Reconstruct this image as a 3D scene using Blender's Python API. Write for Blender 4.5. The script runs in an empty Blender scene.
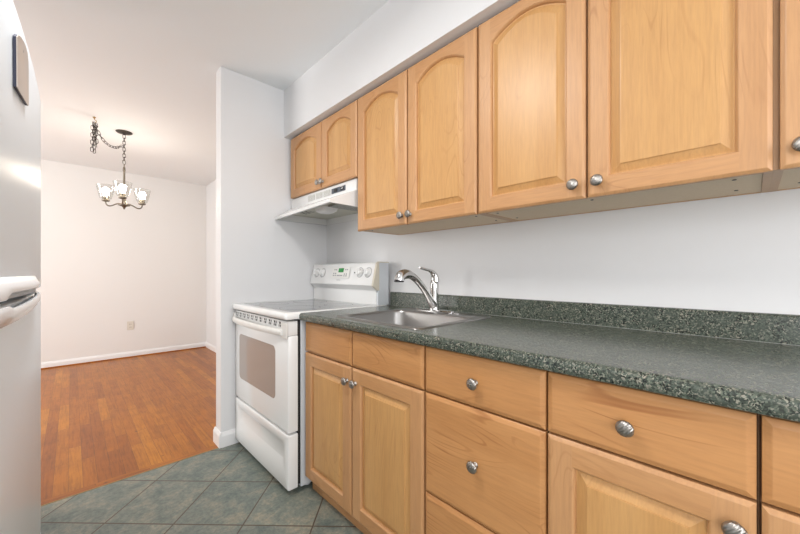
import bpy, bmesh, math, random
from mathutils import Vector, Matrix
PI = math.pi
random.seed(4)
S = bpy.context.scene
C = S.collection

# ------------------------------------------------------------------ camera
cam_d = bpy.data.cameras.new('camera')
cam = bpy.data.objects.new('camera', cam_d); C.objects.link(cam)
cam.location = (0, 0, 1.1145)
cam.rotation_euler = (PI/2, 0, -math.radians(43.983))
cam_d.sensor_width = 36; cam_d.lens = 339.57*36/800
cam_d.shift_y = 6.3/800; cam_d.shift_x = 0.7/800
cam_d.clip_start = 0.02
S.camera = cam

# ------------------------------------------------------------------ view, world, lights
S.view_settings.view_transform = 'Standard'; S.view_settings.look = 'None'
S.view_settings.gamma = 1; S.view_settings.exposure = 0.38
w = bpy.data.worlds.new('sky'); S.world = w; w.use_nodes = True
w.node_tree.nodes['Background'].inputs[0].default_value = (0.75, 0.87, 1, 1)
w.node_tree.nodes['Background'].inputs[1].default_value = 1.0

def area(name, loc, aim, sx, sy, power, col):
    l = bpy.data.lights.new(name, 'AREA'); l.shape = 'RECTANGLE'; l.size = sx; l.size_y = sy
    l.energy = power; l.color = col
    o = bpy.data.objects.new(name, l); C.objects.link(o); o.location = loc
    o.rotation_euler = (Vector(aim)-Vector(loc)).to_track_quat('-Z', 'Y').to_euler()
    return o
# daylight through the kitchen window behind the camera, an added side fill, the dining room windows, and the kitchen ceiling lamp
area('daylight_kitchen', (0.3, -1.93, 1.45), (0.3, 1, 1.35), 1.5, 1.3, 27, (0.99, 0.985, 1.0))
area('kitchen_side_fill', (-0.80, -0.75, 1.35), (1, -0.45, 1.2), 1.1, 1.2, 13.5, (1.0, 0.985, 0.975))  # fill added to brighten the right wall and counter; no known window there
area('daylight_dining', (-2.70, 4.1, 1.45), (1, 4.1, 1.35), 1.7, 1.4, 64, (1.0, 0.99, 0.965))
area('ceiling_lamp_light', (0.06, 1.02, 2.335), (0.06, 1.02, 0), 0.36, 0.36, 13.0, (1.0, 0.975, 0.95))

# ------------------------------------------------------------------ materials
def mat(name, col=(0.8,0.8,0.8), rough=0.5, metal=0, coat=0, spec=0.5):
    m = bpy.data.materials.new(name); m.use_nodes = True
    b = m.node_tree.nodes['Principled BSDF']
    b.inputs['Base Color'].default_value = (*col, 1); b.inputs['Roughness'].default_value = rough
    b.inputs['Metallic'].default_value = metal; b.inputs['Coat Weight'].default_value = coat
    b.inputs['Specular IOR Level'].default_value = spec
    return m
class N:
    def __init__(s, m): s.t = m.node_tree; s.b = s.t.nodes['Principled BSDF']
    def n(s, k, **kw):
        o = s.t.nodes.new(k)
        for a, v in kw.items():
            if a[0] == '_': o.inputs[int(a[1:])].default_value = v
            elif a in ('op',): o.operation = v
            else: setattr(o, a, v)
        return o
    def l(s, a, b): s.t.links.new(a, b)
    def coords(s, scale=(1,1,1), rot=(0,0,0), loc=(0,0,0), kind='Object', rand=0):
        tc = s.n('ShaderNodeTexCoord'); mp = s.n('ShaderNodeMapping')
        mp.inputs['Scale'].default_value = scale; mp.inputs['Rotation'].default_value = rot; mp.inputs['Location'].default_value = loc
        src = tc.outputs[kind]
        if rand:
            oi = s.n('ShaderNodeObjectInfo'); mu = s.n('ShaderNodeMath', op='MULTIPLY'); mu.inputs[1].default_value = rand
            s.l(oi.outputs['Random'], mu.inputs[0]); ad = s.n('ShaderNodeVectorMath', op='ADD')
            s.l(src, ad.inputs[0]); s.l(mu.outputs[0], ad.inputs[1]); src = ad.outputs[0]
        s.l(src, mp.inputs[0]); return mp.outputs[0]
    def noise(s, vec, scale, detail=3, rough=0.5, dist=0):
        o = s.n('ShaderNodeTexNoise'); o.inputs['Scale'].default_value = scale; o.inputs['Detail'].default_value = detail
        o.inputs['Roughness'].default_value = rough; o.inputs['Distortion'].default_value = dist
        s.l(vec, o.inputs['Vector']); return o.outputs['Fac']
    def ramp(s, fac, stops, interp='LINEAR'):
        o = s.n('ShaderNodeValToRGB'); o.color_ramp.interpolation = interp
        e = o.color_ramp.elements
        while len(e) < len(stops): e.new(0.5)
        for i, (p, c) in enumerate(stops): e[i].position = p; e[i].color = (*c, 1)
        s.l(fac, o.inputs[0]); return o.outputs[0]
    def mix(s, fac, a, b, blend='MIX'):
        o = s.n('ShaderNodeMix', data_type='RGBA', blend_type=blend)
        if isinstance(fac, (int, float)): o.inputs[0].default_value = fac
        else: s.l(fac, o.inputs[0])
        for v, i in ((a, 6), (b, 7)):
            if isinstance(v, tuple): o.inputs[i].default_value = (*v, 1)
            else: s.l(v, o.inputs[i])
        return o.outputs[2]
    def bump(s, h, strength=0.2, dist=0.001):
        o = s.n('ShaderNodeBump'); o.inputs['Strength'].default_value = strength; o.inputs['Distance'].default_value = dist
        s.l(h, o.inputs['Height']); s.l(o.outputs[0], s.b.inputs['Normal'])
    def col(s, c): s.l(c, s.b.inputs['Base Color'])

def paint(name, col, rough=0.55, bump=0.06):
    m = mat(name, col, rough); k = N(m); v = k.coords()
    f = k.noise(v, 1.3, 2); k.col(k.mix(f, tuple(c*0.985 for c in col), tuple(min(1, c*1.015) for c in col)))
    k.bump(k.noise(v, 220, 3), bump, 0.001); return m
M = {}
M['wall'] = paint('white wall paint', (0.75, 0.75, 0.755), 0.45)
M['wall_dining'] = paint('warm white wall paint', (0.81, 0.80, 0.785), 0.5)
M['ceiling'] = paint('ceiling paint', (0.84, 0.86, 0.87), 0.75)
M['trim'] = paint('white gloss trim paint', (0.84, 0.84, 0.84), 0.3, 0.02)

def maple(name, dark, light, axis, pores=0.35):
    # grain runs along the given axis (1 = y, 2 = z)
    m = mat(name, light, 0.42, coat=0.12); m.node_tree.nodes['Principled BSDF'].inputs['Coat Roughness'].default_value = 0.28
    k = N(m)
    sc = (1, 0.07, 1) if axis == 1 else (1, 1, 0.07)
    v = k.coords(scale=sc, rand=7.3)
    broad = k.noise(v, 9, 3, 0.55, 0.6)
    fine = k.noise(v, 170, 3, 0.6)
    sc2 = (1, 0.22, 1) if axis == 1 else (1, 1, 0.22)
    v2 = k.coords(scale=sc2, rand=3.1)
    wv = k.n('ShaderNodeTexNoise'); wv.inputs['Scale'].default_value = 5.5; wv.inputs['Detail'].default_value = 1.5; wv.inputs['Distortion'].default_value = 1.1
    k.l(v2, wv.inputs['Vector'])
    ml = k.n('ShaderNodeMath', op='MULTIPLY'); ml.inputs[1].default_value = 95; k.l(wv.outputs['Fac'], ml.inputs[0])
    sn = k.n('ShaderNodeMath', op='SINE'); k.l(ml.outputs[0], sn.inputs[0])
    fig = k.ramp(sn.outputs[0], [(0.0, (0,0,0)), (0.75, (0.0,)*3), (1.0, (1,1,1))])
    base = k.mix(broad, dark, light)
    c1 = k.mix(0.17, base, k.ramp(fine, [(0.3, (0.35,0.18,0.08)), (0.62, (1,0.9,0.75))]), 'MULTIPLY')
    mk = k.ramp(k.noise(k.coords(rand=5), 4, 1), [(0.5, (0,0,0)), (0.72, (pores,)*3)])
    f2 = k.n('ShaderNodeMix', data_type='RGBA', blend_type='MULTIPLY'); f2.inputs[0].default_value = 1
    k.l(fig, f2.inputs[6]); k.l(mk, f2.inputs[7])
    c2 = k.mix(f2.outputs[2], c1, (dark[0]*0.72, dark[1]*0.58, dark[2]*0.5))
    k.col(c2); k.bump(fine, 0.03, 0.0005); return m
M['stile'] = maple('honey maple stile', (0.47,0.232,0.092), (0.65,0.38,0.188), 2)
M['rail'] = maple('honey maple rail', (0.45,0.220,0.082), (0.64,0.360,0.170), 1)
M['panel'] = maple('honey maple panel', (0.50,0.252,0.080), (0.69,0.412,0.172), 2)
M['drawer'] = maple('honey maple drawer front', (0.45,0.205,0.068), (0.64,0.335,0.136), 1, 0.9)
M['carcass'] = maple('cabinet side maple', (0.52,0.31,0.15), (0.62,0.39,0.21), 2)
M['under'] = mat('cabinet underside laminate', (0.47,0.36,0.25), 0.6)
k = N(M['under']); k.col(k.mix(k.noise(k.coords(), 160, 4, 0.8), (0.68,0.52,0.35), (0.84,0.69,0.51)))
M['gap'] = mat('brown gap shade', (0.13,0.062,0.028), 0.7)  # shade of the gaps between fronts, put into the colour
M['nickel'] = mat('brushed nickel', (0.36,0.34,0.315), 0.36, 1)
k = N(M['nickel']); wv = k.n('ShaderNodeTexWave'); wv.inputs['Scale'].default_value = 55; wv.inputs['Distortion'].default_value = 1.5
k.l(k.coords(rot=(0.9,0,0)), wv.inputs['Vector']); wv.bands_direction = 'Z'; k.bump(wv.outputs['Fac'], 0.35, 0.002)
M['chrome'] = mat('chrome', (0.62,0.61,0.60), 0.12, 1)
M['steel'] = mat('stainless steel', (0.36,0.35,0.34), 0.34, 1)
k = N(M['steel']); k.bump(k.noise(k.coords(scale=(1,12,12)), 90, 3), 0.08, 0.0005)
M['caulk'] = mat('grey caulk', (0.30,0.31,0.29), 0.6)
M['screw'] = mat('screw metal', (0.08,0.07,0.06), 0.4, 0.5)

def granite():
    m = mat('green speckled laminate', (0.1,0.12,0.1), 0.23, coat=0.0, spec=0.5); k = N(m); v = k.coords()
    vo = k.n('ShaderNodeTexVoronoi'); vo.inputs['Scale'].default_value = 330; vo.inputs['Randomness'].default_value = 1
    dn = k.n('ShaderNodeTexNoise'); dn.inputs['Scale'].default_value = 120; k.l(v, dn.inputs['Vector'])
    ad = k.n('ShaderNodeVectorMath', op='MULTIPLY_ADD'); ad.inputs[1].default_value = (0.012,)*3
    k.l(dn.outputs['Color'], ad.inputs[0]); k.l(v, ad.inputs[2]); k.l(ad.outputs[0], vo.inputs['Vector'])
    sp = k.n('ShaderNodeSeparateColor'); k.l(vo.outputs['Color'], sp.inputs[0])
    c = k.ramp(sp.outputs[0], [(0.0,(0.012,0.015,0.013)), (0.22,(0.036,0.047,0.038)), (0.45,(0.080,0.100,0.078)), (0.70,(0.140,0.160,0.122)),
                               (0.84,(0.27,0.265,0.21)), (0.95,(0.31,0.285,0.23))], 'CONSTANT')
    b = k.noise(v, 34, 3, 0.6)
    c = k.mix(k.ramp(b, [(0.42,(0,0,0)), (0.62,(0.65,)*3)]), c, (0.078,0.094,0.076))
    k.col(c); return m
M['granite'] = granite()

def tiles():
    m = mat('slate green floor tile', (0.2,0.25,0.22), 0.42); k = N(m); s = 1/0.311
    v = k.coords(scale=(s,s,s), rot=(0,0,-PI/4), loc=(-1.49*s, -1.03*s, 0))
    br = k.n('ShaderNodeTexBrick', offset=0.0, squash=1.0); br.inputs['Scale'].default_value = 1
    br.inputs['Brick Width'].default_value = 1; br.inputs['Row Height'].default_value = 1
    br.inputs['Mortar Size'].default_value = 0.011; br.inputs['Mortar Smooth'].default_value = 0.15
    br.inputs['Color1'].default_value = (0,0,0,1); br.inputs['Color2'].default_value = (1,1,1,1)
    k.l(v, br.inputs['Vector'])
    w_ = k.coords()
    n1 = k.noise(w_, 9, 6, 0.75, 0.3); n2 = k.noise(w_, 60, 6, 0.8)
    c = k.ramp(n1, [(0.30,(0.115,0.150,0.147)), (0.5,(0.215,0.235,0.210)), (0.68,(0.37,0.325,0.25))])
    c = k.mix(0.6, c, k.ramp(n2, [(0.36,(0.36,0.42,0.43)), (0.64,(1.12,1.12,1.04))]), 'MULTIPLY')
    pr = k.n('ShaderNodeSeparateColor'); k.l(br.outputs['Color'], pr.inputs[0])
    c = k.mix(0.35, c, k.ramp(pr.outputs[0], [(0,(0.72,0.78,0.78)), (1,(1.1,1.1,1.04))]), 'MULTIPLY')
    c = k.mix(br.outputs['Fac'], c, (0.085,0.06,0.042))
    k.col(c)
    iv = k.n('ShaderNodeMath', op='SUBTRACT'); iv.inputs[0].default_value = 1; k.l(br.outputs['Fac'], iv.inputs[1])
    a2 = k.n('ShaderNodeMath', op='MULTIPLY_ADD'); a2.inputs[1].default_value = 0.25; k.l(n2, a2.inputs[0]); k.l(iv.outputs[0], a2.inputs[2])
    k.bump(a2.outputs[0], 0.5, 0.0025); return m
M['tile'] = tiles()

def oak_floor(border=False):
    m = mat('orange strip oak floor' + (' border' if border else ''), (0.5,0.2,0.06), 0.33, spec=0.35); k = N(m)
    v = k.coords(rot=(0,0,0 if border else PI/2), loc=(0.3,0.013,0))
    br = k.n('ShaderNodeTexBrick', offset=0.37, offset_frequency=2, squash=1.0); br.inputs['Scale'].default_value = 1
    br.inputs['Brick Width'].default_value = 0.62; br.inputs['Row Height'].default_value = 0.2 if border else 0.0575
    br.inputs['Mortar Size'].default_value = 0.0007; br.inputs['Mortar Smooth'].default_value = 0.3; br.inputs['Bias'].default_value = 0.0
    br.inputs['Color1'].default_value = (0,0,0,1); br.inputs['Color2'].default_value = (1,1,1,1); k.l(v, br.inputs['Vector'])
    pr = k.n('ShaderNodeSeparateColor'); k.l(br.outputs['Color'], pr.inputs[0])
    base = k.ramp(pr.outputs[0], [(0,(0.30,0.086,0.009)), (0.2,(0.375,0.116,0.009)), (0.8,(0.42,0.140,0.010)), (1,(0.50,0.185,0.015))])
    mul = k.n('ShaderNodeMath', op='MULTIPLY'); mul.inputs[1].default_value = 31; k.l(pr.outputs[0], mul.inputs[0])
    wv = k.coords(scale=(1,0.06,1) if not border else (0.06,1,1)); ad = k.n('ShaderNodeVectorMath', op='ADD'); k.l(wv, ad.inputs[0]); k.l(mul.outputs[0], ad.inputs[1])
    g = k.noise(ad.outputs[0], 90, 4, 0.65, 0.4)
    c = k.mix(0.55, base, k.ramp(g, [(0.32,(0.42,0.34,0.28)), (0.55,(1,1,1))]), 'MULTIPLY')
    blotch = k.noise(k.coords(), 6, 4, 0.7)
    c = k.mix(0.5, c, k.ramp(blotch, [(0.30,(0.60,0.52,0.5)), (0.6,(1.05,1.05,1.05))]), 'MULTIPLY')
    kn = k.n('ShaderNodeTexVoronoi'); kn.inputs['Scale'].default_value = 6.5; k.l(k.coords(), kn.inputs['Vector'])
    c = k.mix(k.ramp(kn.outputs['Distance'], [(0.03,(0.7,)*3), (0.085,(0,0,0))]), c, (0.10,0.03,0.012))
    c = k.mix(br.outputs['Fac'], c, (0.10,0.035,0.012)); k.col(c)
    k.bump(g, 0.05, 0.0006); return m
M['oak'] = oak_floor(); M['oak_border'] = oak_floor(True)

M['enamel'] = mat('white enamel', (0.80,0.80,0.79), 0.16)
M['enamel2'] = mat('off white plastic', (0.74,0.73,0.70), 0.35)
M['beige'] = mat('cream plastic end cap', (0.62,0.57,0.47), 0.4)
M['sidegrey'] = mat('pale grey steel side', (0.60,0.63,0.66), 0.4)
M['black'] = mat('black gasket', (0.012,0.012,0.013), 0.5)
M['print'] = mat('grey print', (0.28,0.28,0.29), 0.5)
M['lcd'] = mat('green display', (0.01,0.16,0.03), 0.3); M['lcd'].node_tree.nodes['Principled BSDF'].inputs['Emission Color'].default_value = (0.02,0.5,0.08,1)
M['lcd'].node_tree.nodes['Principled BSDF'].inputs['Emission Strength'].default_value = 0.12
M['fridge'] = mat('textured white fridge', (0.78,0.86,0.93), 0.33)
k = N(M['fridge']); k.bump(k.noise(k.coords(), 300, 2), 0.22, 0.0012)
M['fridge_smooth'] = mat('smooth white plastic', (0.78,0.82,0.86), 0.2)
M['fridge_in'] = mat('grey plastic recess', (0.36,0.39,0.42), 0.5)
M['cooktop'] = mat('grey ceramic glass', (0.16,0.165,0.175), 0.09)
k = N(M['cooktop']); vv = k.coords(); nn = k.noise(vv, 420, 2); k.col(k.mix(nn, (0.07,0.072,0.08), (0.34,0.35,0.36)))
M['ring'] = mat('burner ring print', (0.35,0.35,0.36), 0.2)
M['ovenglass'] = mat('oven window glass', (0.27,0.225,0.20), 0.1)
k = N(M['ovenglass']); vo = k.n('ShaderNodeTexVoronoi'); vo.inputs['Scale'].default_value = 170; vo.inputs['Randomness'].default_value = 0
k.l(k.coords(), vo.inputs['Vector']); k.col(k.ramp(vo.outputs['Distance'], [(0.25,(0.56,0.50,0.46)), (0.42,(0.36,0.305,0.27))]))
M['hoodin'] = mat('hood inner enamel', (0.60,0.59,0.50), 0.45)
M['filter'] = mat('aluminium mesh filter', (0.30,0.30,0.28), 0.45, 0.7)
k = N(M['filter']); vo = k.n('ShaderNodeTexVoronoi'); vo.inputs['Scale'].default_value = 260; k.l(k.coords(), vo.inputs['Vector'])
k.col(k.ramp(vo.outputs['Distance'], [(0.1,(0.10,0.10,0.09)), (0.5,(0.45,0.45,0.42))])); k.bump(vo.outputs['Distance'], 0.8, 0.003)
M['lens'] = mat('frosted lamp cover', (0.86,0.86,0.85), 0.4)
M['vent'] = mat('vent grille grey', (0.40,0.41,0.38), 0.5)
M['label'] = mat('dark blue grey label', (0.085,0.10,0.125), 0.4)
M['iron'] = mat('dark bronze', (0.052,0.045,0.038), 0.42, 0.7)
M['pewter'] = mat('aged pewter', (0.20,0.175,0.14), 0.38, 0.85)
M['brass'] = mat('dull brass', (0.42,0.30,0.14), 0.4, 0.8)
M['ivory'] = mat('ivory outlet plastic', (0.72,0.68,0.60), 0.4)
M['navy'] = mat('dark blue magnet edge', (0.018,0.022,0.05), 0.5)
M['tan'] = mat('brushed tan metal', (0.46,0.41,0.37), 0.35, 0.25)
k = N(M['tan']); k.col(k.mix(k.noise(k.coords(), 8, 3), (0.40,0.385,0.38), (0.58,0.47,0.38)))
def glass():
    m = bpy.data.materials.new('clear glass shade'); m.use_nodes = True; t = m.node_tree; t.nodes.clear()
    o = t.nodes.new('ShaderNodeOutputMaterial'); mx = t.nodes.new('ShaderNodeMixShader'); tr = t.nodes.new('ShaderNodeBsdfTransparent')
    gl = t.nodes.new('ShaderNodeBsdfGlossy'); gl.inputs['Roughness'].default_value = 0.05; lw = t.nodes.new('ShaderNodeLayerWeight'); lw.inputs[0].default_value = 0.12
    tr.inputs[0].default_value = (0.93,0.93,0.92,1)
    t.links.new(lw.outputs['Facing'], mx.inputs[0]); t.links.new(tr.outputs[0], mx.inputs[1]); t.links.new(gl.outputs[0], mx.inputs[2]); t.links.new(mx.outputs[0], o.inputs[0]); return m
M['glass'] = glass()
def emit(name, col, st):
    m = mat(name, col, 0.5); b = m.node_tree.nodes['Principled BSDF']
    b.inputs['Emission Color'].default_value = (*col, 1); b.inputs['Emission Strength'].default_value = st; return m
M['bulb'] = emit('glowing bulb', (1, 0.88, 0.74), 58)
M['lampglass'] = emit('lit opal glass', (1, 0.97, 0.92), 2)

# ------------------------------------------------------------------ mesh helpers
class MB:
    """collects shapes in world space, then links them as one mesh object"""
    def __init__(s): s.bm = bmesh.new(); s.mi = 0
    def face(s, pts, mi=None, smooth=False):
        f = s.bm.faces.new([s.bm.verts.new(p) for p in pts]); f.material_index = s.mi if mi is None else mi; f.smooth = smooth; return f
    def box(s, x0, x1, y0, y1, z0, z1):
        if x0 > x1: x0, x1 = x1, x0
        if y0 > y1: y0, y1 = y1, y0
        v = [s.bm.verts.new(p) for p in ((x0,y0,z0),(x1,y0,z0),(x1,y1,z0),(x0,y1,z0),(x0,y0,z1),(x1,y0,z1),(x1,y1,z1),(x0,y1,z1))]
        for q in ((0,3,2,1),(4,5,6,7),(0,1,5,4),(1,2,6,5),(2,3,7,6),(3,0,4,7)):
            s.bm.faces.new([v[i] for i in q]).material_index = s.mi
    def loft(s, loops, cap0=True, cap1=True, smooth=False, closed=True):
        rings = [[s.bm.verts.new(p) for p in L] for L in loops]
        for a, b in zip(rings, rings[1:]):
            n = len(a)
            for i in range(n if closed else n-1):
                f = s.bm.faces.new((a[i], a[(i+1) % n], b[(i+1) % n], b[i])); f.material_index = s.mi; f.smooth = smooth
        if cap0: s.bm.faces.new(rings[0][::-1]).material_index = s.mi
        if cap1: s.bm.faces.new(rings[-1]).material_index = s.mi
    def prism(s, prof, y0, y1):            # prof in (x, z), extruded along y
        s.loft([[(x, y0, z) for x, z in prof], [(x, y1, z) for x, z in prof]])
    def tube(s, pts, r, n=10, flat=1.0, caps=True):
        pts = [Vector(p) for p in pts]; rs = r if isinstance(r, (list, tuple)) else [r]*len(pts)
        loops = []; up = None
        for i, p in enumerate(pts):
            t = (pts[min(i+1, len(pts)-1)] - pts[max(i-1, 0)]).normalized()
            if up is None:
                up = Vector((0,0,1)) if abs(t.z) < 0.9 else Vector((1,0,0))
            up = (up - t*up.dot(t)).normalized(); sd = t.cross(up)
            loops.append([tuple(p + rs[i]*(math.cos(a)*sd*flat + math.sin(a)*up)) for a in [2*PI*j/n for j in range(n)]])
        s.loft(loops, caps, caps, True)
    def lathe(s, prof, c, axis=(0,0,1), n=24, caps=True):   # prof (radius, height along axis)
        ax = Vector(axis).normalized(); u = ax.orthogonal().normalized(); v = ax.cross(u); c = Vector(c)
        s.loft([[tuple(c + ax*h + r*(math.cos(a)*u + math.sin(a)*v)) for a in [2*PI*j/n for j in range(n)]] for r, h in prof], caps, caps, True)
    def link(s, c, ax, rad=0.011, r=0.0022, ln=0.009, roll=0):   # one chain link centred on c along ax
        ax = Vector(ax).normalized(); u = ax.orthogonal().normalized(); u = Matrix.Rotation(roll, 3, ax) @ u; c = Vector(c); w_ = ax.cross(u)
        ring = []
        for i in range(12):
            a = 2*PI*i/12; ring.append((c + u*rad*math.cos(a) + ax*(rad*math.sin(a) + (ln if math.sin(a) > 0 else -ln)), u*math.cos(a) + ax*math.sin(a)))
        loops = [[tuple(p + r*(math.cos(b)*d + math.sin(b)*w_)) for b in [2*PI*j/6 for j in range(6)]] for p, d in ring]
        loops.append(loops[0]); s.loft(loops, False, False, True)
    def build(s, name, mats, parent=None, bevel=0, seg=2, angle=35, origin=None):
        bmesh.ops.recalc_face_normals(s.bm, faces=s.bm.faces)
        me = bpy.data.meshes.new(name)
        o = bpy.data.objects.new(name, me); C.objects.link(o)
        if parent is not None:
            o.parent = parent; base = world_loc(parent)
        else:
            xs = [v.co for v in s.bm.verts]
            base = Vector(origin) if origin else Vector((sum((min(v.x for v in xs), max(v.x for v in xs)))/2, sum((min(v.y for v in xs), max(v.y for v in xs)))/2, min(v.z for v in xs)))
            o.location = base
        bmesh.ops.translate(s.bm, verts=s.bm.verts, vec=-base)
        s.bm.to_mesh(me); s.bm.free()
        for m in (mats if isinstance(mats, (list, tuple)) else [mats]): me.materials.append(m)
        if any(p.use_smooth for p in me.polygons):
            for p in me.polygons: p.use_smooth = True
            me.set_sharp_from_angle(angle=math.radians(angle))
        if bevel:
            b = o.modifiers.new('bevel', 'BEVEL'); b.width = bevel; b.segments = seg; b.limit_method = 'ANGLE'; b.angle_limit = math.radians(40)
            b.harden_normals = False
        return o
def world_loc(o):
    v = Vector((0,0,0))
    while o is not None: v += o.location; o = o.parent
    return v
def tag(o, label, cat, group=None):
    o['label'] = label; o['category'] = cat
    if group: o['group'] = group
    return o
def thing(name, label, cat, loc, group=None):
    o = bpy.data.objects.new(name, None); C.objects.link(o); o.location = loc; o.empty_display_size = 0.05
    return tag(o, label, cat, group)
def struct(name, mb, m, **kw):
    o = mb.build(name, m, origin=(0,0,0), **kw); o['kind'] = 'structure'; return o
def bx(*a):
    m = MB(); m.box(*a); return m

# ------------------------------------------------------------------ room shell
XW, YW, H = 1.4685, 2.358, 2.44
struct('floor', bx(-0.87, XW, -2.05, 2.358, -0.05, 0), M['tile'])
struct('floor_dining', bx(-2.8, XW, 2.412, 5.73, -0.05, 0.001), M['oak'])
struct('trim_floor_border', bx(-2.8, XW, 2.363, 2.412, -0.05, 0.001), M['oak_border'])
struct('trim_metal_edge', bx(-0.87, XW, 2.358, 2.363, -0.05, 0.002), M['brass'])
struct('ceiling', bx(-2.9, XW+0.1, -2.15, 5.85, H, H+0.08), M['ceiling'])
struct('wall_right', bx(XW, XW+0.1, -2.15, 5.85, -0.05, H), M['wall'])
struct('wall_far', bx(-2.8, XW, 5.73, 5.85, -0.05, H), M['wall_dining'])
m = MB(); m.box(0.688, XW, YW, 2.459, 0, H)
struct('wall_partition', m, M['wall'])
m = MB()
for a in ((-2.05,-1.35,-0.05,H), (-0.15,YW,-0.05,H), (-1.35,-0.15,-0.05,0.75), (-1.35,-0.15,1.95,H)): m.box(-0.97, -0.87, a[0], a[1], a[2], a[3])
struct('wall_left', m, M['wall'])
m = MB(); m.box(-2.8, -0.35, YW, 2.459, -0.05, H); struct('wall_opening_left', m, M['wall'])
m = MB()   # wall behind the camera, with its window opening
for a in ((-0.97,-0.5,0,H), (1.1,XW,0,H), (-0.5,1.1,0,0.85), (-0.5,1.1,2.1,H)): m.box(a[0], a[1], -2.15, -2.05, a[2]-0.0, a[3])
struct('wall_back', m, M['wall'])
m = MB()
for a in ((2.459,3.2,0,H), (5.0,5.73,0,H), (3.2,5.0,0,0.7), (3.2,5.0,2.2,H)): m.box(-2.9, -2.8, a[0], a[1], a[2], a[3])
struct('wall_dining_left', m, M['wall_dining'])
def window(name, mb_frame, mb_glass):
    f = mb_frame.build(name, M['trim'], origin=(0,0,0)); f['kind'] = 'structure'
    mb_glass.build('pane', M['glass'], f)
m = MB(); g = MB()
for a in ((-0.5,-0.44,0.85,2.1),(1.04,1.1,0.85,2.1),(0.27,0.33,0.85,2.1)): m.box(a[0],a[1],-2.13,-2.07,a[2],a[3])
for z in (0.85, 1.45, 2.04): m.box(-0.5,1.1,-2.13,-2.07,z,z+0.06)
g.box(-0.46,1.08,-2.105,-2.10,0.88,2.08); window('window_1', m, g)
m = MB(); g = MB()
for y in (3.2, 4.07, 4.94): m.box(-2.88,-2.82,y,y+0.06,0.7,2.2)
for z in (0.7, 1.42, 2.14): m.box(-2.88,-2.82,3.2,5.0,z,z+0.06)
g.box(-2.855,-2.85,3.22,4.98,0.73,2.18); window('window_2', m, g)

m = MB(); g = MB()
for y in (-1.35, -0.78, -0.21): m.box(-0.95,-0.89,y,y+0.06,0.75,1.95)
for z in (0.75, 1.32, 1.89): m.box(-0.95,-0.89,-1.35,-0.15,z,z+0.06)
g.box(-0.925,-0.92,-1.33,-0.17,0.78,1.92); window('added_fill_window', m, g)  # unseen window, added to go with the side fill light

# soffit over the wall cabinets
struct('wall_soffit', bx(1.109, XW, -2.05, YW, 2.1006, H), M['wall'])

# baseboards
def base_prof(t=0.013, h=0.085): return [(0,0),(t,0),(t,h-0.022),(t*0.6,h-0.008),(t*0.35,h),(0,h)]
def baseboard(name, p0, p1, nrm, h=0.085, t=0.013):
    m = MB(); n = Vector(nrm)
    L = [[tuple(Vector(p) + n*a + Vector((0,0,b))) for a, b in base_prof(t, h)] for p in (p0, p1)]
    m.loft(L); struct(name, m, M['trim'])
baseboard('baseboard_far', (-2.8,5.73,0.001), (XW,5.73,0.001), (0,-1,0), 0.075)
baseboard('baseboard_dining_right', (XW,2.46,0.001), (XW,5.717,0.001), (-1,0,0), 0.075)
baseboard('baseboard_partition_kitchen', (0.688,YW,0), (0.836,YW,0), (0,-1,0), 0.095, 0.014)
baseboard('baseboard_partition_end', (0.688,2.344,0.002), (0.688,2.473,0.002), (-1,0,0), 0.095, 0.014)
baseboard('baseboard_partition_dining', (0.688,2.459,0.001), (1.455,2.459,0.001), (0,1,0), 0.095, 0.014)
m = MB(); m.box(-2.8, XW-0.014, 5.705, 5.7165, 0.001, 0.014)
struct('trim_shoe_far', m, M['oak_border'])

# ------------------------------------------------------------------ cabinet parts
def knob(parent, x, y, z):
    m = MB(); m.lathe([(0.009,0),(0.009,0.002),(0.0055,0.004),(0.005,0.011),(0.0125,0.014),(0.0168,0.018),(0.0175,0.0205),(0.0150,0.0245),(0.009,0.027),(0.001,0.028)], (x,y,z), (-1,0,0), 20)
    return m.build('knob', M['nickel'], parent, angle=60)

def slab_front(name, parent, x, y0, y1, z0, z1, th=0.019, b=0.011, ch=0.0055):
    """drawer front with a sloped chamfer round its face; x is the face"""
    m = MB()
    def L(d, dep): return [(x+dep, y0+d, z0+d), (x+dep, y1-d, z0+d), (x+dep, y1-d, z1-d), (x+dep, y0+d, z1-d)]
    m.loft([L(0, th), L(0, ch+0.001), L(0.001, ch), L(b, 0.0006), L(b+0.002, 0)])
    return m.build(name, M['drawer'], parent)

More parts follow.
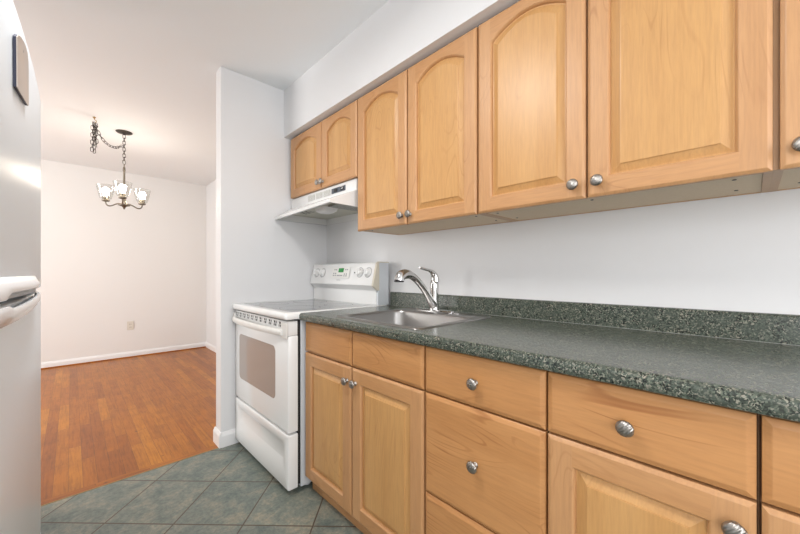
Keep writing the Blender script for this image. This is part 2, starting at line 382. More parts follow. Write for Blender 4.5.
def door(name, parent, x, y0, y1, z0, z1, arch=0, st=0.056, rail_t=None, th=0.019):
    """raised panel door, face at x looking to -x; arch = rise of the curved top rail"""
    m = MB(); b = 0.009; ch = 0.005; rt = rail_t or st
    def R(d, dep): return [(x+dep, y0+d, z0+d), (x+dep, y1-d, z0+d), (x+dep, y1-d, z1-d), (x+dep, y0+d, z1-d)]
    m.mi = 0
    m.loft([R(0, th), R(0, ch+0.001), R(0.001, ch), R(b-0.002, 0.0008), R(b, 0)], True, False)
    nA = 18 if arch else 1
    zt = z1 - rt - arch        # shoulder height of opening
    def top(u):
        if not arch: return zt
        q = abs(2*u-1); return zt + arch*(1 - q**1.95)
    def inner(d, dep, sm=1.0):
        a, c = y0+st+d, y1-st-d
        pts = [(x+dep, a, z0+st+d), (x+dep, c, z0+st+d)]
        for i in range(nA+1):
            u = 1 - i/nA; pts.append((x+dep, a+(c-a)*u, top(u)-d))
        return pts
    # front face: two stiles, bottom rail, top rail
    m.face([(x,y0+b,z0+b),(x,y0+st,z0+b),(x,y0+st,z1-b),(x,y0+b,z1-b)], 0)
    m.face([(x,y1-st,z0+b),(x,y1-b,z0+b),(x,y1-b,z1-b),(x,y1-st,z1-b)], 0)
    m.face([(x,y0+st,z0+b),(x,y1-st,z0+b),(x,y1-st,z0+st),(x,y0+st,z0+st)], 1)
    for i in range(nA):
        u0, u1 = i/nA, (i+1)/nA; a, c = y0+st, y1-st
        m.face([(x,a+(c-a)*u0,top(u0)),(x,a+(c-a)*u1,top(u1)),(x,a+(c-a)*u1,z1-b),(x,a+(c-a)*u0,z1-b)], 1)
    # sticking (curved inner edge of the frame), groove, raised field
    m.mi = 0; m.loft([inner(0,0), inner(0.002,0.0012), inner(0.005,0.0055), inner(0.0065,0.0125)], False, False)
    m.mi = 2; m.loft([inner(0.0065,0.0125), inner(0.0105,0.0128), inner(0.031,0.0040), inner(0.0315,0.0016), inner(0.034,0.0012)], False, True)
    bmesh.ops.remove_doubles(m.bm, verts=m.bm.verts, dist=1e-6)
    return m.build(name, [M['stile'], M['rail'], M['panel']], parent)

# ---- wall cabinets
XU, XUB = 1.143, 1.164     # door face, box front
def wall_cabinet(label, y0, y1, z0, doors, knobs, arch, holes=()):
    t = thing('wall_cabinet', label, 'kitchen cabinet', ((XUB+XW)/2, (y0+y1)/2, z0), 'honey maple wall cabinets under the soffit')
    m = MB(); z1 = 2.094; x1 = XW-0.002
    m.box(XUB+0.001, x1, y0, y0+0.016, z0, z1); m.box(XUB+0.001, x1, y1-0.016, y1, z0, z1)
    m.box(XUB+0.001, x1, y0+0.016, y1-0.016, z1-0.016, z1); m.box(x1-0.006, x1, y0+0.016, y1-0.016, z0, z1-0.016)
    m.box(XUB+0.001, XUB+0.019, y0+0.016, y1-0.016, z0, z0+0.035); m.box(XUB+0.001, XUB+0.019, y0+0.016, y1-0.016, z1-0.05, z1-0.016)
    m.box(XUB+0.001, XUB+0.019, (y0+y1)/2-0.02, (y0+y1)/2+0.02, z0+0.035, z1-0.05)
    m.build('box', M['carcass'], t)
    m = MB(); m.box(XUB+0.0195, x1-0.0065, y0+0.0165, y1-0.0165, z0+0.002, z0+0.014)
    p = m.build('bottom_panel', M['under'], t)
    for hx, hy in holes:
        m = MB(); m.lathe([(0.0045,0),(0.0045,0.0015),(0.002,0.002)], (hx, hy, z0+0.002), (0,0,-1), 10); m.build('screw', M['screw'], p)
    for (a, b_), (ky, kz) in zip(doors, knobs):
        d = door('door', t, XU, a, b_, z0-0.004 if z0 < 1.5 else z0-0.002, 2.086, arch, 0.054 if arch else 0.056, 0.042)
        if ky is not None: knob(d, XU, ky, kz)
    return t
A = 0.046
wall_cabinet('short two-door maple wall cabinet above the white range hood', 1.527, 2.332, 1.660,
             [(1.905,2.326),(1.531,1.899)], [(1.925,1.695),(1.880,1.695)], A, [(1.22,1.6)])
wall_cabinet('tall two-door maple wall cabinet with arched panels, right next to the range hood', 0.748, 1.5255, 1.352,
             [(1.138,1.523),(0.751,1.132)], [(1.166,1.392),(1.110,1.392)], A, [(1.22,0.80),(1.38,0.80),(1.21,1.47)])
wall_cabinet('maple wall cabinet with the two widest whole doors, above the middle of the countertop', -0.036, 0.7465, 1.352,
             [(0.357,0.743),(-0.034,0.350)], [(0.388,1.392),(0.320,1.392)], A, [(1.22,0.70),(1.38,0.70),(1.22,0.36),(1.22,0.03),(1.38,0.03)])
wall_cabinet('maple wall cabinet cut off by the right edge of the photo', -0.85, -0.0362, 1.352,
             [(-0.44,-0.0455),(-0.846,-0.446)], [(-0.078,1.392),(-0.80,1.392)], A, [(1.22,-0.09),(1.38,-0.09)])

# ---- base cabinets
XB, XBB = 0.853, 0.874
def base_cabinet(label, y0, y1, fronts):
    t = thing('base_cabinet', label, 'kitchen cabinet', ((XBB+XW)/2, (y0+y1)/2, 0), 'honey maple base cabinets under the green countertop')
    m = MB(); z0, z1 = 0.084, 0.8745; x1 = XW-0.003; xf = XBB+0.001
    m.box(xf, x1, y0, y0+0.015, z0, z1); m.box(xf, x1, y1-0.015, y1, z0, z1)
    m.box(xf, x1, y0+0.015, y1-0.015, z0, z0+0.016); m.box(x1-0.006, x1, y0+0.015, y1-0.015, z0+0.016, z1)
    m.build('box', M['carcass'], t)
    m = MB(); m.box(XBB-0.0005, XBB+0.0008, y0+0.0005, y1-0.0005, z0, z1); m.build('gap_shade_sheet', M['gap'], t)  # thin dark sheet standing in for shade between doors and drawers
    m = MB(); m.box(0.900, 0.916, y0, y1, 0.0, 0.0838); m.build('toe_kick', M['rail'], t)
    for f in fronts:
        if f[0] == 'drawer':
            d = slab_front('drawer', t, XB, *f[1:5])
        elif f[0] == 'panel': d = slab_front('false_drawer_front', t, XB, *f[1:5])
        else: d = door('door', t, XB, *f[1:5], 0, 0.058)
        if len(f) > 5: knob(d, XB, *f[5:7])
    return t
base_cabinet('maple sink base cabinet with two doors, beside the white range', 0.767, 1.580,
   [('panel',1.182,1.577,0.7195,0.868), ('panel',0.770,1.176,0.7195,0.868),
    ('door',1.182,1.577,0.081,0.7135,1.205,0.654), ('door',0.770,1.176,0.081,0.7135,1.148,0.654)])
base_cabinet('maple base cabinet with a stack of three drawers, right of the sink doors', 0.357, 0.765,
   [('drawer',0.3595,0.762,0.7195,0.868,0.562,0.793), ('drawer',0.3595,0.762,0.3835,0.7135,0.562,0.552), ('drawer',0.3595,0.762,0.081,0.378,0.562,0.24)])
base_cabinet('maple base cabinet with one wide drawer over one panel door', -0.009, 0.355,
   [('drawer',-0.0065,0.3532,0.7195,0.868,0.184,0.789), ('door',-0.0065,0.3532,0.081,0.7135,0.020,0.663)])
base_cabinet('maple base cabinet at the bottom right corner of the photo', -0.80, -0.0095,
   [('drawer',-0.40,-0.0128,0.7195,0.868,-0.207,0.789), ('door',-0.40,-0.0128,0.081,0.7135,-0.375,0.663), ('drawer',-0.797,-0.407,0.7195,0.868,-0.6,0.789), ('door',-0.797,-0.407,0.081,0.7135,-0.43,0.663)])

# ------------------------------------------------------------------ countertop with a cut-out for the sink
CY0, CY1 = -0.82, 1.582
ct = thing('countertop', 'long green speckled laminate countertop with a low backsplash and rolled front edge', 'countertop', (1.15, 0.4, 0.875))
m = MB(); xf = 0.826
def edge(x0): return [(x0+0.012,0.8758),(x0+0.003,0.879),(x0,0.888),(x0,0.902),(x0+0.003,0.909),(x0+0.010,0.9135),(x0+0.018,0.914),(0.895,0.914),(0.895,0.8758)]
m.prism(edge(xf), CY0, CY1)
m.box(0.895, XW-0.002, CY0, 0.845, 0.8758, 0.914); m.box(0.895, XW-0.002, 1.325, CY1, 0.8758, 0.914); m.box(1.34, XW-0.002, 0.845, 1.325, 0.8758, 0.914)
bmesh.ops.remove_doubles(m.bm, verts=m.bm.verts, dist=1e-5)
m.build('worktop', M['granite'], ct)
m = MB(); m.prism([(1.447,0.9142),(1.447,0.992),(1.450,0.9965),(1.455,0.998),(XW-0.002,0.998),(XW-0.002,0.9142)], CY0, CY1)
m.build('backsplash', M['granite'], ct)
m = MB(); m.prism([(1.4458,0.9143),(1.4468,0.9143),(1.4468,0.9153)], CY0+0.01, CY1-0.01); m.build('caulk_line', M['caulk'], ct)

# ------------------------------------------------------------------ sink
def rrect(x0,x1,y0,y1,r,z,n=6):
    P = []
    for cx, cy, a0 in ((x1-r,y1-r,0),(x0+r,y1-r,PI/2),(x0+r,y0+r,PI),(x1-r,y0+r,3*PI/2)):
        for i in range(n+1):
            a = a0 + PI/2*i/n; P.append((cx+r*math.cos(a), cy+r*math.sin(a), z))
    return P
sk = thing('kitchen_sink', 'single-bowl stainless steel drop-in sink set in the green countertop', 'sink', (1.13,1.085,0.914))
SX0, SX1, SY0, SY1 = 0.878, 1.388, 0.815, 1.355
m = MB()
m.loft([rrect(SX0,SX1,SY0,SY1,0.03,0.9144), rrect(SX0+0.001,SX1-0.001,SY0+0.001,SY1-0.001,0.03,0.9165), rrect(SX0+0.006,SX1-0.006,SY0+0.006,SY1-0.006,0.028,0.9185),
        rrect(SX0+0.012,SX1-0.012,SY0+0.012,SY1-0.012,0.026,0.9175), rrect(0.905,1.275,0.848,1.322,0.06,0.917),
        rrect(0.908,1.272,0.851,1.319,0.058,0.914), rrect(0.911,1.269,0.854,1.316,0.056,0.905), rrect(0.925,1.255,0.868,1.302,0.055,0.785),
        rrect(0.935,1.245,0.878,1.292,0.05,0.762), rrect(0.955,1.225,0.898,1.272,0.045,0.752), rrect(1.05,1.12,1.05,1.12,0.034,0.748)], False, True, True)
m.build('basin', M['steel'], sk, angle=50)
m = MB(); m.lathe([(0.045,0.0),(0.043,0.003),(0.032,0.003),(0.028,-0.001),(0.006,-0.001)], (1.085,1.085,0.7505), (0,0,1), 24); m.build('drain', M['chrome'], sk)
m = MB(); m.lathe([(0.017,0),(0.017,0.003),(0.012,0.006),(0.002,0.007)], (1.335,0.985,0.918), (0,0,1), 20); m.build('hole_cover', M['chrome'], sk)

# ------------------------------------------------------------------ faucet
fa = thing('faucet', 'chrome pull-out kitchen faucet with a lever handle on the sink deck', 'faucet', (1.335,1.125,0.918))
FX, FY = 1.335, 1.125
m = MB(); m.loft([rrect(FX-0.026,FX+0.026,FY-0.125,FY+0.125,0.025,0.9187), rrect(FX-0.026,FX+0.026,FY-0.125,FY+0.125,0.025,0.925), rrect(FX-0.021,FX+0.021,FY-0.118,FY+0.118,0.02,0.930)], smooth=True)
m.build('base_plate', M['chrome'], fa)
m = MB(); m.lathe([(0.0255,0),(0.0245,0.008),(0.021,0.03),(0.0205,0.06),(0.0215,0.09),(0.0225,0.115),(0.0225,0.135),(0.020,0.148),(0.012,0.156),(0.002,0.158)], (FX,FY,0.9246), (0,0,1), 28)
m.build('body', M['chrome'], fa, angle=60)
def bez(p, n=14):
    out = []
    for i in range(n+1):
        t = i/n; q = [Vector(a) for a in p]
        while len(q) > 1: q = [a.lerp(b, t) for a, b in zip(q, q[1:])]
        out.append(tuple(q[0]))
    return out
sp = bez([(FX-0.002,FY,0.945),(FX-0.035,FY,0.975),(FX-0.075,FY,1.045),(FX-0.145,FY,1.110),(FX-0.205,FY,1.112)], 16)
m = MB(); m.tube(sp, [0.021,0.022,0.0215,0.0205,0.019,0.017,0.0165,0.016,0.016,0.016,0.016,0.0165,0.017,0.0175,0.018,0.0185,0.019], 18)
m.build('spout', M['chrome'], fa, angle=60)
hd = bez([(FX-0.180,FY,1.108),(FX-0.222,FY,1.116),(FX-0.246,FY,1.106),(FX-0.250,FY,1.080)], 10)
m = MB(); m.tube(hd, [0.019,0.021,0.0225,0.0235,0.024,0.0245,0.025,0.025,0.0245,0.024,0.0235], 20); m.build('spray_head', M['chrome'], fa, angle=60)
m = MB(); m.lathe([(0.0235,0),(0.0235,0.004),(0.018,0.006),(0.016,0.003),(0.003,0.003)], (FX-0.250,FY,1.0798), (0,0,-1), 20); m.build('nozzle_ring', M['black'], fa)
hn = bez([(FX+0.004,FY,1.072),(FX+0.008,FY,1.115),(FX-0.015,FY,1.132),(FX-0.06,FY,1.130),(FX-0.112,FY,1.142)], 14)
m = MB(); m.tube(hn, [0.019,0.0185,0.0175,0.016,0.014,0.0125,0.011,0.0095,0.0085,0.0075,0.007,0.0065,0.006,0.006,0.005], 14, flat=1.3); m.build('lever_handle', M['chrome'], fa, angle=60)

# ------------------------------------------------------------------ range
RY0, RY1 = 1.589, 2.347
rg = thing('electric_range', 'white freestanding electric range with a glass cooktop and oven window', 'stove', (1.1, (RY0+RY1)/2, 0))
m = MB(); m.box(0.8386, 1.445, RY0, RY1, 0.03, 0.884)
for y in (RY0+0.05, RY1-0.05):
    for x in (0.90, 1.38): m.lathe([(0.018,0),(0.018,0.031)], (x,y,0.0), (0,0,1), 12)
m.build('body', M['sidegrey'], rg, bevel=0.002)
m = MB(); m.box(0.822, 0.8384, RY0+0.006, RY1-0.006, 0.045, 0.878); m.build('gasket', M['black'], rg)
# cooktop frame with rolled edges
m = MB()
m.loft([rrect(0.756,1.43,RY0-0.003,RY1+0.003,0.012,0.8845), rrect(0.752,1.43,RY0-0.005,RY1+0.005,0.014,0.892), rrect(0.752,1.43,RY0-0.005,RY1+0.005,0.014,0.908),
        rrect(0.757,1.43,RY0,RY1,0.012,0.916), rrect(0.765,1.425,RY0+0.008,RY1-0.008,0.01,0.918), rrect(0.807,1.335,RY0+0.04,RY1-0.04,0.01,0.918), rrect(0.809,1.333,RY0+0.042,RY1-0.042,0.01,0.9165)], smooth=True)
ck = m.build('cooktop', M['enamel'], rg, angle=50)
m = MB(); m.loft([rrect(0.810,1.332,RY0+0.043,RY1-0.043,0.009,0.9166), rrect(0.810,1.332,RY0+0.043,RY1-0.043,0.009,0.9183)])
gl = m.build('glass_surface', M['cooktop'], ck)
for bx_, by_, r in ((0.945,RY0+0.21,0.115),(0.945,RY1-0.20,0.09),(1.20,RY0+0.20,0.09),(1.20,RY1-0.21,0.115)):
    m = MB(); m.lathe([(r,0),(r,0.0003),(r-0.004,0.0003),(r-0.004,0)], (bx_,by_,0.9184), (0,0,1), 40, False); m.build('burner_ring', M['ring'], gl)
# oven door
DX0, DX1 = 0.770, 0.8215
m = MB()
def drect(y0,y1,z0,z1,x,r=0.004,n=3):
    return [(x, a, b) for a, b, _ in rrect(y0,y1,z0,z1,r,0,n)]
m.loft([drect(RY0,RY1,0.318,0.800,DX1), drect(RY0,RY1,0.318,0.800,DX0+0.006), drect(RY0+0.002,RY1-0.002,0.320,0.798,DX0+0.002), drect(RY0+0.006,RY1-0.006,0.324,0.794,DX0)], smooth=True)
od = m.build('oven_door', M['enamel'], rg, angle=50)
m = MB(); m.loft([drect(1.735,2.262,0.452,0.732,DX0-0.0002,0.03,6), drect(1.735,2.262,0.452,0.732,DX0-0.0012,0.03,6)]); m.build('window', M['ovenglass'], od)
# vent panel and handle over the door
m = MB(); m.loft([drect(RY0+0.004,RY1-0.003,0.802,0.874,DX1), drect(RY0+0.004,RY1-0.003,0.802,0.874,DX0+0.003), drect(RY0+0.008,RY1-0.007,0.806,0.870,DX0)], smooth=True)
vp = m.build('vent_panel', M['enamel'], od, angle=50)
m2 = MB()
for i in range(11):
    yc = RY0+0.085 + i*(RY1-RY0-0.125)/10.0
    m = MB(); m.box(DX0-0.0008, DX0-0.0001, yc-0.021, yc+0.021, 0.8400, 0.8665); m.build('vent_slot', M['black'], vp)
    for q in (-0.021, 0.007):
        m2.loft([[(x, yc+q, 0.8395), (x, yc+q+0.006, 0.8395), (x, yc+q+0.016, 0.867), (x, yc+q+0.008, 0.867)] for x in (DX0-0.0008, DX0-0.0016)])
    m2.box(DX0-0.0016, DX0-0.0008, yc-0.021, yc+0.021, 0.8518, 0.8548)
m2.build('vent_louvre', M['enamel'], vp)
m = MB()
hp = [(0.0,0.0)]
L = []
for i in range(21):
    t = i/20; y = RY0+0.045 + (RY1-RY0-0.050)*t
    out = 0.046*min(1, (math.sin(PI*(0.04+0.92*t)))**0.45)
    x0 = DX0-out; zc = 0.818
    L.append([(x0+0.012,y,zc-0.019),(x0+0.003,y,zc-0.016),(x0,y,zc-0.006),(x0,y,zc+0.008),(x0+0.004,y,zc+0.016),(x0+0.012,y,zc+0.018),(x0+0.018,y,zc+0.010),(x0+0.018,y,zc-0.012)])
m.loft(L, smooth=True)
m.box(DX0-0.010, DX0-0.0001, RY0+0.002, RY0+0.062, 0.790, 0.868)
m.box(DX0-0.012, DX0-0.0001, RY1-0.030, RY1-0.004, 0.802, 0.860)
m.build('handle', M['enamel2'], od, bevel=0.002)
# storage drawer
m = MB()
m.loft([drect(RY0,RY1,0.034,0.306,DX1), drect(RY0,RY1,0.034,0.306,DX0+0.006), drect(RY0+0.002,RY1-0.002,0.036,0.304,DX0+0.002), drect(RY0+0.006,RY1-0.006,0.040,0.300,DX0),
        drect(RY0+0.045,RY1-0.065,0.150,0.262,DX0,0.02), drect(RY0+0.060,RY1-0.080,0.170,0.254,DX0+0.007,0.02)], smooth=True)
m.build('storage_drawer', M['enamel'], rg, angle=60)
# backguard console
m = MB(); m.prism([(1.346,0.9186),(1.346,1.008),(1.312,1.040),(1.347,1.176),(1.356,1.184),(1.430,1.184),(1.440,1.178),(1.440,0.9186)], RY0+0.014, RY1-0.002)
bg = m.build('backguard', M['enamel'], rg, bevel=0.004, seg=3)
m = MB(); m.prism([(1.353,0.9186),(1.353,1.004),(1.440,1.004),(1.440,0.9186)], RY0, RY0+0.0135); m.prism([(1.353,1.0055),(1.352,1.008),(1.440,1.008),(1.440,1.0055)], RY0, RY0+0.0135); m.box(1.353,1.440,RY0+0.001,RY0+0.0135,1.0,1.18)
m.build('side_panel', M['sidegrey'], bg)
m = MB(); m.prism([(1.350,1.008),(1.309,1.037),(1.344,1.178),(1.354,1.187),(1.362,1.187),(1.362,1.008)], RY0-0.002, RY0+0.0138)
m.build('end_cap', M['beige'], bg, bevel=0.002)
m = MB(); m.box(1.357, 1.4405, RY0-0.001, RY0+0.0138, 1.1805, 1.1865); m.build('end_cap', M['beige'], bg)
slope = Vector((1.347-1.312, 0, 1.176-1.040)).normalized(); nrm = Vector((-slope.z, 0, slope.x))
def onface(y, z, off=0.0):
    t = (z-1.040)/slope.z; return Vector((1.312,y,1.040)) + slope*t + nrm*off
for y, z in ((2.272,1.118),(2.190,1.118),(1.742,1.120),(1.660,1.120)):
    m = MB(); c = onface(y, z, 0.0005); m.lathe([(0.029,0),(0.029,0.003),(0.025,0.006),(0.022,0.008),(0.020,0.019),(0.018,0.021),(0.002,0.0215)], c, nrm, 28)
    kb = m.build('control_knob', M['enamel'], bg, angle=40)
    m = MB(); c2 = onface(y, z, 0.021)
    m.loft([[tuple(c2+slope*a+Vector((0,b_,0))+nrm*d) for a, b_ in ((-0.019,-0.005),(0.019,-0.005),(0.019,0.005),(-0.019,0.005))] for d in (0.0006,0.008)]); m.build('grip', M['enamel'], kb, bevel=0.0015)
    m = MB(); m.lathe([(0.0335,0),(0.0335,0.0006),(0.0305,0.0006),(0.0305,0)], onface(y,z,0.0004), nrm, 32, False); m.build('dial_ring', M['print'], kb)
def facequad(name, y, z, hy, hz, mt, par, off=0.0006, th=0.0008):
    m = MB(); 
    m.loft([[tuple(onface(y,z,off+d)+slope*a+Vector((0,b_,0))) for a, b_ in ((-hz,-hy),(hz,-hy),(hz,hy),(-hz,hy))] for d in (0, th)]); return m.build(name, mt, par)
cp = facequad('control_panel', 1.955, 1.118, 0.105, 0.038, M['enamel2'], bg, 0.0045, 0.001)
facequad('clock_display', 1.952, 1.134, 0.030, 0.0145, M['lcd'], cp, 0.0058)
m = MB()
for y, z in [(a, b_) for b_ in (1.098,1.112) for a in (2.035,2.012)] + [(a, 1.098) for a in (1.985,1.968,1.951,1.934)] + [(a, b_) for b_ in (1.096,1.108) for a in (1.905,1.882)] + [(2.03,1.138),(2.01,1.138),(1.90,1.138),(1.88,1.138)]:
    c = onface(y, z, 0.0058)
    m.loft([[tuple(c+nrm*d+slope*a+Vector((0,b_,0))) for a, b_ in ((-0.0042,-0.0062),(0.0042,-0.0062),(0.0042,0.0062),(-0.0042,0.0062))] for d in (0, 0.0006)])
    c = onface(y, z, 0.0066)
m.build('buttons', M['print'], cp)['kind'] = 'stuff'
m = MB()
for y in (1.985,1.977,1.969,1.961,1.953,1.945):
    c = onface(y, 1.068, 0.0045); m.loft([[tuple(c+nrm*d+slope*a+Vector((0,b_,0))) for a, b_ in ((-0.002,-0.0028),(0.002,-0.0028),(0.002,0.0028),(-0.002,0.0028))] for d in (0, 0.0004)])
m.build('maker_lettering', M['print'], bg)
m = MB(); m.lathe([(0.004,0),(0.004,0.002),(0.001,0.0025)], onface(1.795,1.118,0.004), nrm, 12); m.build('indicator_lamp', M['black'], bg)

# ------------------------------------------------------------------ range hood
HY0, HY1 = 1.556, 2.348
hd_ = thing('range_hood', 'white under-cabinet range hood with three vent grilles above the range', 'range hood', (1.25, (HY0+HY1)/2, 1.49))
def hood_shear(mb):      # the front lip is not quite parallel to the wall
    for v in mb.bm.verts:
        if v.co.x < 1.12: v.co.x += ((v.co.y-HY0)/(HY1-HY0)-0.5)*0.050*min(1, (1.165-v.co.x)/0.14)
    return mb
prof = [(1.012,1.494),(1.012,1.512),(1.165,1.588),(1.165,1.655),(1.462,1.655),(1.462,1.494)]
m = MB()
m.prism(prof, HY0, HY0+0.003); m.prism(prof, HY1-0.003, HY1)
m.prism([(1.012,1.494),(1.012,1.512),(1.165,1.588),(1.165,1.655),(1.168,1.655),(1.168,1.586),(1.0155,1.510),(1.0155,1.494)], HY0+0.003, HY1-0.003)
m.box(1.168, 1.462, HY0+0.003, HY1-0.003, 1.652, 1.655); m.box(1.459, 1.462, HY0+0.003, HY1-0.003, 1.494, 1.652)
# rolled inner flange
m.box(1.0155, 1.030, HY0+0.003, HY1-0.003, 1.494, 1.4965); m.box(1.030, 1.459, HY0+0.003, HY0+0.018, 1.494, 1.4965); m.box(1.030, 1.459, HY1-0.018, HY1-0.003, 1.494, 1.4965)
hood_shear(m).build('canopy', M['enamel'], hd_)
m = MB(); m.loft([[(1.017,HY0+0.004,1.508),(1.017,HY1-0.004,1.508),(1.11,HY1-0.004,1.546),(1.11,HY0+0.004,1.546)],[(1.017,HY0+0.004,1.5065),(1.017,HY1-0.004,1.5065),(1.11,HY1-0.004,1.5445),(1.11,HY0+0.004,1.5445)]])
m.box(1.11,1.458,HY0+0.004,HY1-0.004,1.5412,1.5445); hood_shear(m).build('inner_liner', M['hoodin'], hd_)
m = MB(); m.box(1.15, 1.43, HY0+0.02, HY0+0.275, 1.528, 1.5405); m.build('grease_filter', M['filter'], hd_, bevel=0.002)
m = MB(); m.loft([rrect(1.145,1.255,HY0+0.31,HY0+0.44,0.015,1.5405), rrect(1.15,1.25,HY0+0.315,HY0+0.435,0.02,1.520), rrect(1.165,1.235,HY0+0.335,HY0+0.415,0.02,1.508)], smooth=True)
m.build('lamp_cover', M['lens'], hd_, angle=50)
m = MB()
for i in range(9):
    y = HY1-0.13-0.014*i
    for j in range(3):
        if (i*7+j*3) % 4: m.box(1.160+0.022*j, 1.172+0.022*j, y, y+0.010, 1.5402, 1.5410)
m.build('warning_label', M['screw'], hd_)
def yu(u, X):
    k_ = (u-400)/339.57; th = math.radians(43.983); return X*(math.cos(th)-k_*math.sin(th))/(math.sin(th)+k_*math.cos(th))
for u0, u1 in ((309,315.6),(316.8,323.2),(324.4,331.2)):
    ya, yb = yu(u1,1.165), yu(u0,1.165)
    m = MB(); m.box(1.1635, 1.1648, ya, yb, 1.604, 1.640); g_ = m.build('vent_grille', M['vent'], hd_)
    m = MB()
    for j in range(5): m.box(1.1622,1.1633,ya+0.003,yb-0.003,1.607+0.0068*j,1.6095+0.0068*j)
    m.build('slats', M['enamel2'], g_)
ya, yb = yu(346.3,1.165), yu(332.4,1.165)
m = MB(); m.box(1.1630, 1.1648, ya, yb, 1.606, 1.638); sw = m.build('switch_plate', M['label'], hd_)
for q in (0.012, 0.085):
    m = MB(); m.box(1.1590, 1.1628, ya+q, ya+q+0.033, 1.612, 1.632); m.build('rocker_switch', M['black'], sw)
m = MB(); m.box(1.1624, 1.1629, ya+0.015, ya+0.05, 1.633, 1.6355); m.box(1.1583,1.1589,ya+0.018,ya+0.038,1.620,1.624); m.build('switch_marks', M['enamel'], sw)

# ------------------------------------------------------------------ refrigerator
FY0, FY1 = 0.80, 1.70; FT = 1.70
fr = thing('refrigerator', 'tall white top-freezer refrigerator along the left edge of the photo', 'refrigerator', (-0.46, (FY0+FY1)/2, 0))
m = MB(); m.box(-0.84, -0.165, FY0+0.005, FY1-0.005, 0.03, FT-0.012)
for y in (FY0+0.08, FY1-0.08):
    for x in (-0.80,-0.22): m.lathe([(0.02,0),(0.02,0.031)], (x,y,0), (0,0,1), 10)
m.build('cabinet', M['fridge'], fr, bevel=0.004)
def fx(y):   # face of the doors in plan: a gentle bow with rounded vertical edges
    y = min(max(y, FY0), FY1); e = min(y-FY0, FY1-y); r = 0.03
    return -0.0745 - 0.054*(y-1.6)**2 - (0 if e > r else 0.8*(r-math.sqrt(max(0, r*r-(r-e)**2))))
ys = []
for i in range(41):
    t = i/40; ys.append(FY0 + (FY1-FY0)*(0.5-0.5*math.cos(PI*t)))
def fdoor(name, z0, z1, toproll):
    m = MB(); loops = []
    for z, ins in ((z0+0.006,0.012),(z0+0.002,0.006),(z0,0.010) if False else (z0+0.001,0.003),(z0+0.006,0),(z1-0.010,0),(z1-0.004,0.002),(z1-0.001,0.006),(z1,0.012)):
        loops.append([(fx(y)-ins, y, z) for y in ys] + [(-0.160, FY1, z), (-0.160, FY0, z)])
    m.loft(loops, smooth=True); return m.build(name, M['fridge'], fr, angle=50)
GZ = 1.060
fz = fdoor('freezer_door', GZ+0.006, FT, True)
fd = fdoor('fresh_food_door', 0.09, GZ-0.006, True)
m = MB(); m.box(-0.164,-0.1605,FY0+0.01,FY1-0.01,0.10,FT-0.02); m.build('door_gasket', M['fridge_in'], fr)
m = MB(); m.box(-0.150,-0.120,FY0+0.02,FY1-0.02,0.03,0.085); m.build('kick_grille', M['fridge_in'], fr)
# top trim strip with a fine dark line following the freezer door edge
m = MB(); L = []
for y in ys[2:-2]: x = fx(y); L.append([(x-0.0165,y,FT+0.0002),(x-0.0125,y,FT+0.0002),(x-0.0125,y,FT+0.0016),(x-0.0165,y,FT+0.0016)])
m.loft(L); m.build('door_edge_line', M['fridge_in'], fz)
# moulded handles
def handle_up():
    # upper handle: a band that swells out of the freezer door above the gap
    m = MB(); L = []; y0 = 0.803; y1 = 1.46; n = 40
    for i in range(n+1):
        t = i/n; y = y0+(y1-y0)*t; s_ = max(0, 1-max(0,(t-0.6)/0.4)**2.2)
        e = min(1, max(0, (y-0.905)/0.03))
        out = 0.002+0.019*s_; x = fx(y); zt = 1.096; zb = GZ+0.007+(0.012+0.012*(1-s_))*e
        L.append([(x+0.0005,y,zt+0.012),(x+out*0.55,y,zt+0.005),(x+out,y,zt-0.006),(x+out,y,zb+0.004),(x+out-0.0015,y,zb),(x+0.0005,y,zb)])
    m.loft(L, smooth=True); return m
handle_up().build('handle', M['fridge_smooth'], fz, angle=55)
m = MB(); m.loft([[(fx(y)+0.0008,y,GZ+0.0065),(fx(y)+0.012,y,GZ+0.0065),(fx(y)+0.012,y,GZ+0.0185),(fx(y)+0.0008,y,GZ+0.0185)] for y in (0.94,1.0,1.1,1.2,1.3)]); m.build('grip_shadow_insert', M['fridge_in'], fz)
def handle_low():
    # lower handle: a hollow lip (scoop) curving back to the door at its far end
    m = MB(); L = []; y0 = 0.803; y1 = 1.42; n = 40
    for i in range(n+1):
        t = i/n; y = y0+(y1-y0)*t; s_ = math.sqrt(max(0, 1-max(0,(t-0.5)/0.5)**2))
        x = fx(y); out = 0.003+0.022*s_; zt = GZ-0.004-0.006*min(1,max(0,(y-0.905)/0.02))+0.010*min(1,max(0,(y-1.0)/0.3)); zb = zt-0.010-0.028*s_
        L.append([(x+max(out-0.007,0.0009),y,zt),(x+out-0.002,y,zt+0.001),(x+out,y,zt-0.004),(x+out-0.001,y,zt-0.016),(x+out*0.72,y,zb+0.010),(x+0.0005,y,zb),
                  (x+0.0005,y,zb+0.006),(x+max(0.0007,out*0.5-0.004),y,zb+0.012),(x+max(0.0008,out-0.008),y,zt-0.012)])
    m.loft(L, smooth=True); return m
hl = handle_low().build('handle', M['fridge_smooth'], fd, angle=55)
m = MB(); m.loft([[(fx(y)+0.001,y,GZ-0.030),(fx(y)+0.0155,y,GZ-0.018),(fx(y)+0.0155,y,GZ-0.006),(fx(y)+0.001,y,GZ-0.006)] for y in (0.806,0.86,0.905)]); m.build('grip_filler', M['fridge_smooth'], hl, bevel=0.003)
m = MB(); m.loft([[(fx(y)+0.001,y,GZ-0.026),(fx(y)+0.0165,y,GZ-0.026),(fx(y)+0.0165,y,GZ-0.022),(fx(y)+0.001,y,GZ-0.022)] for y in (0.92,1.0,1.1,1.2,1.28)]); m.build('grip_recess', M['fridge_in'], hl)

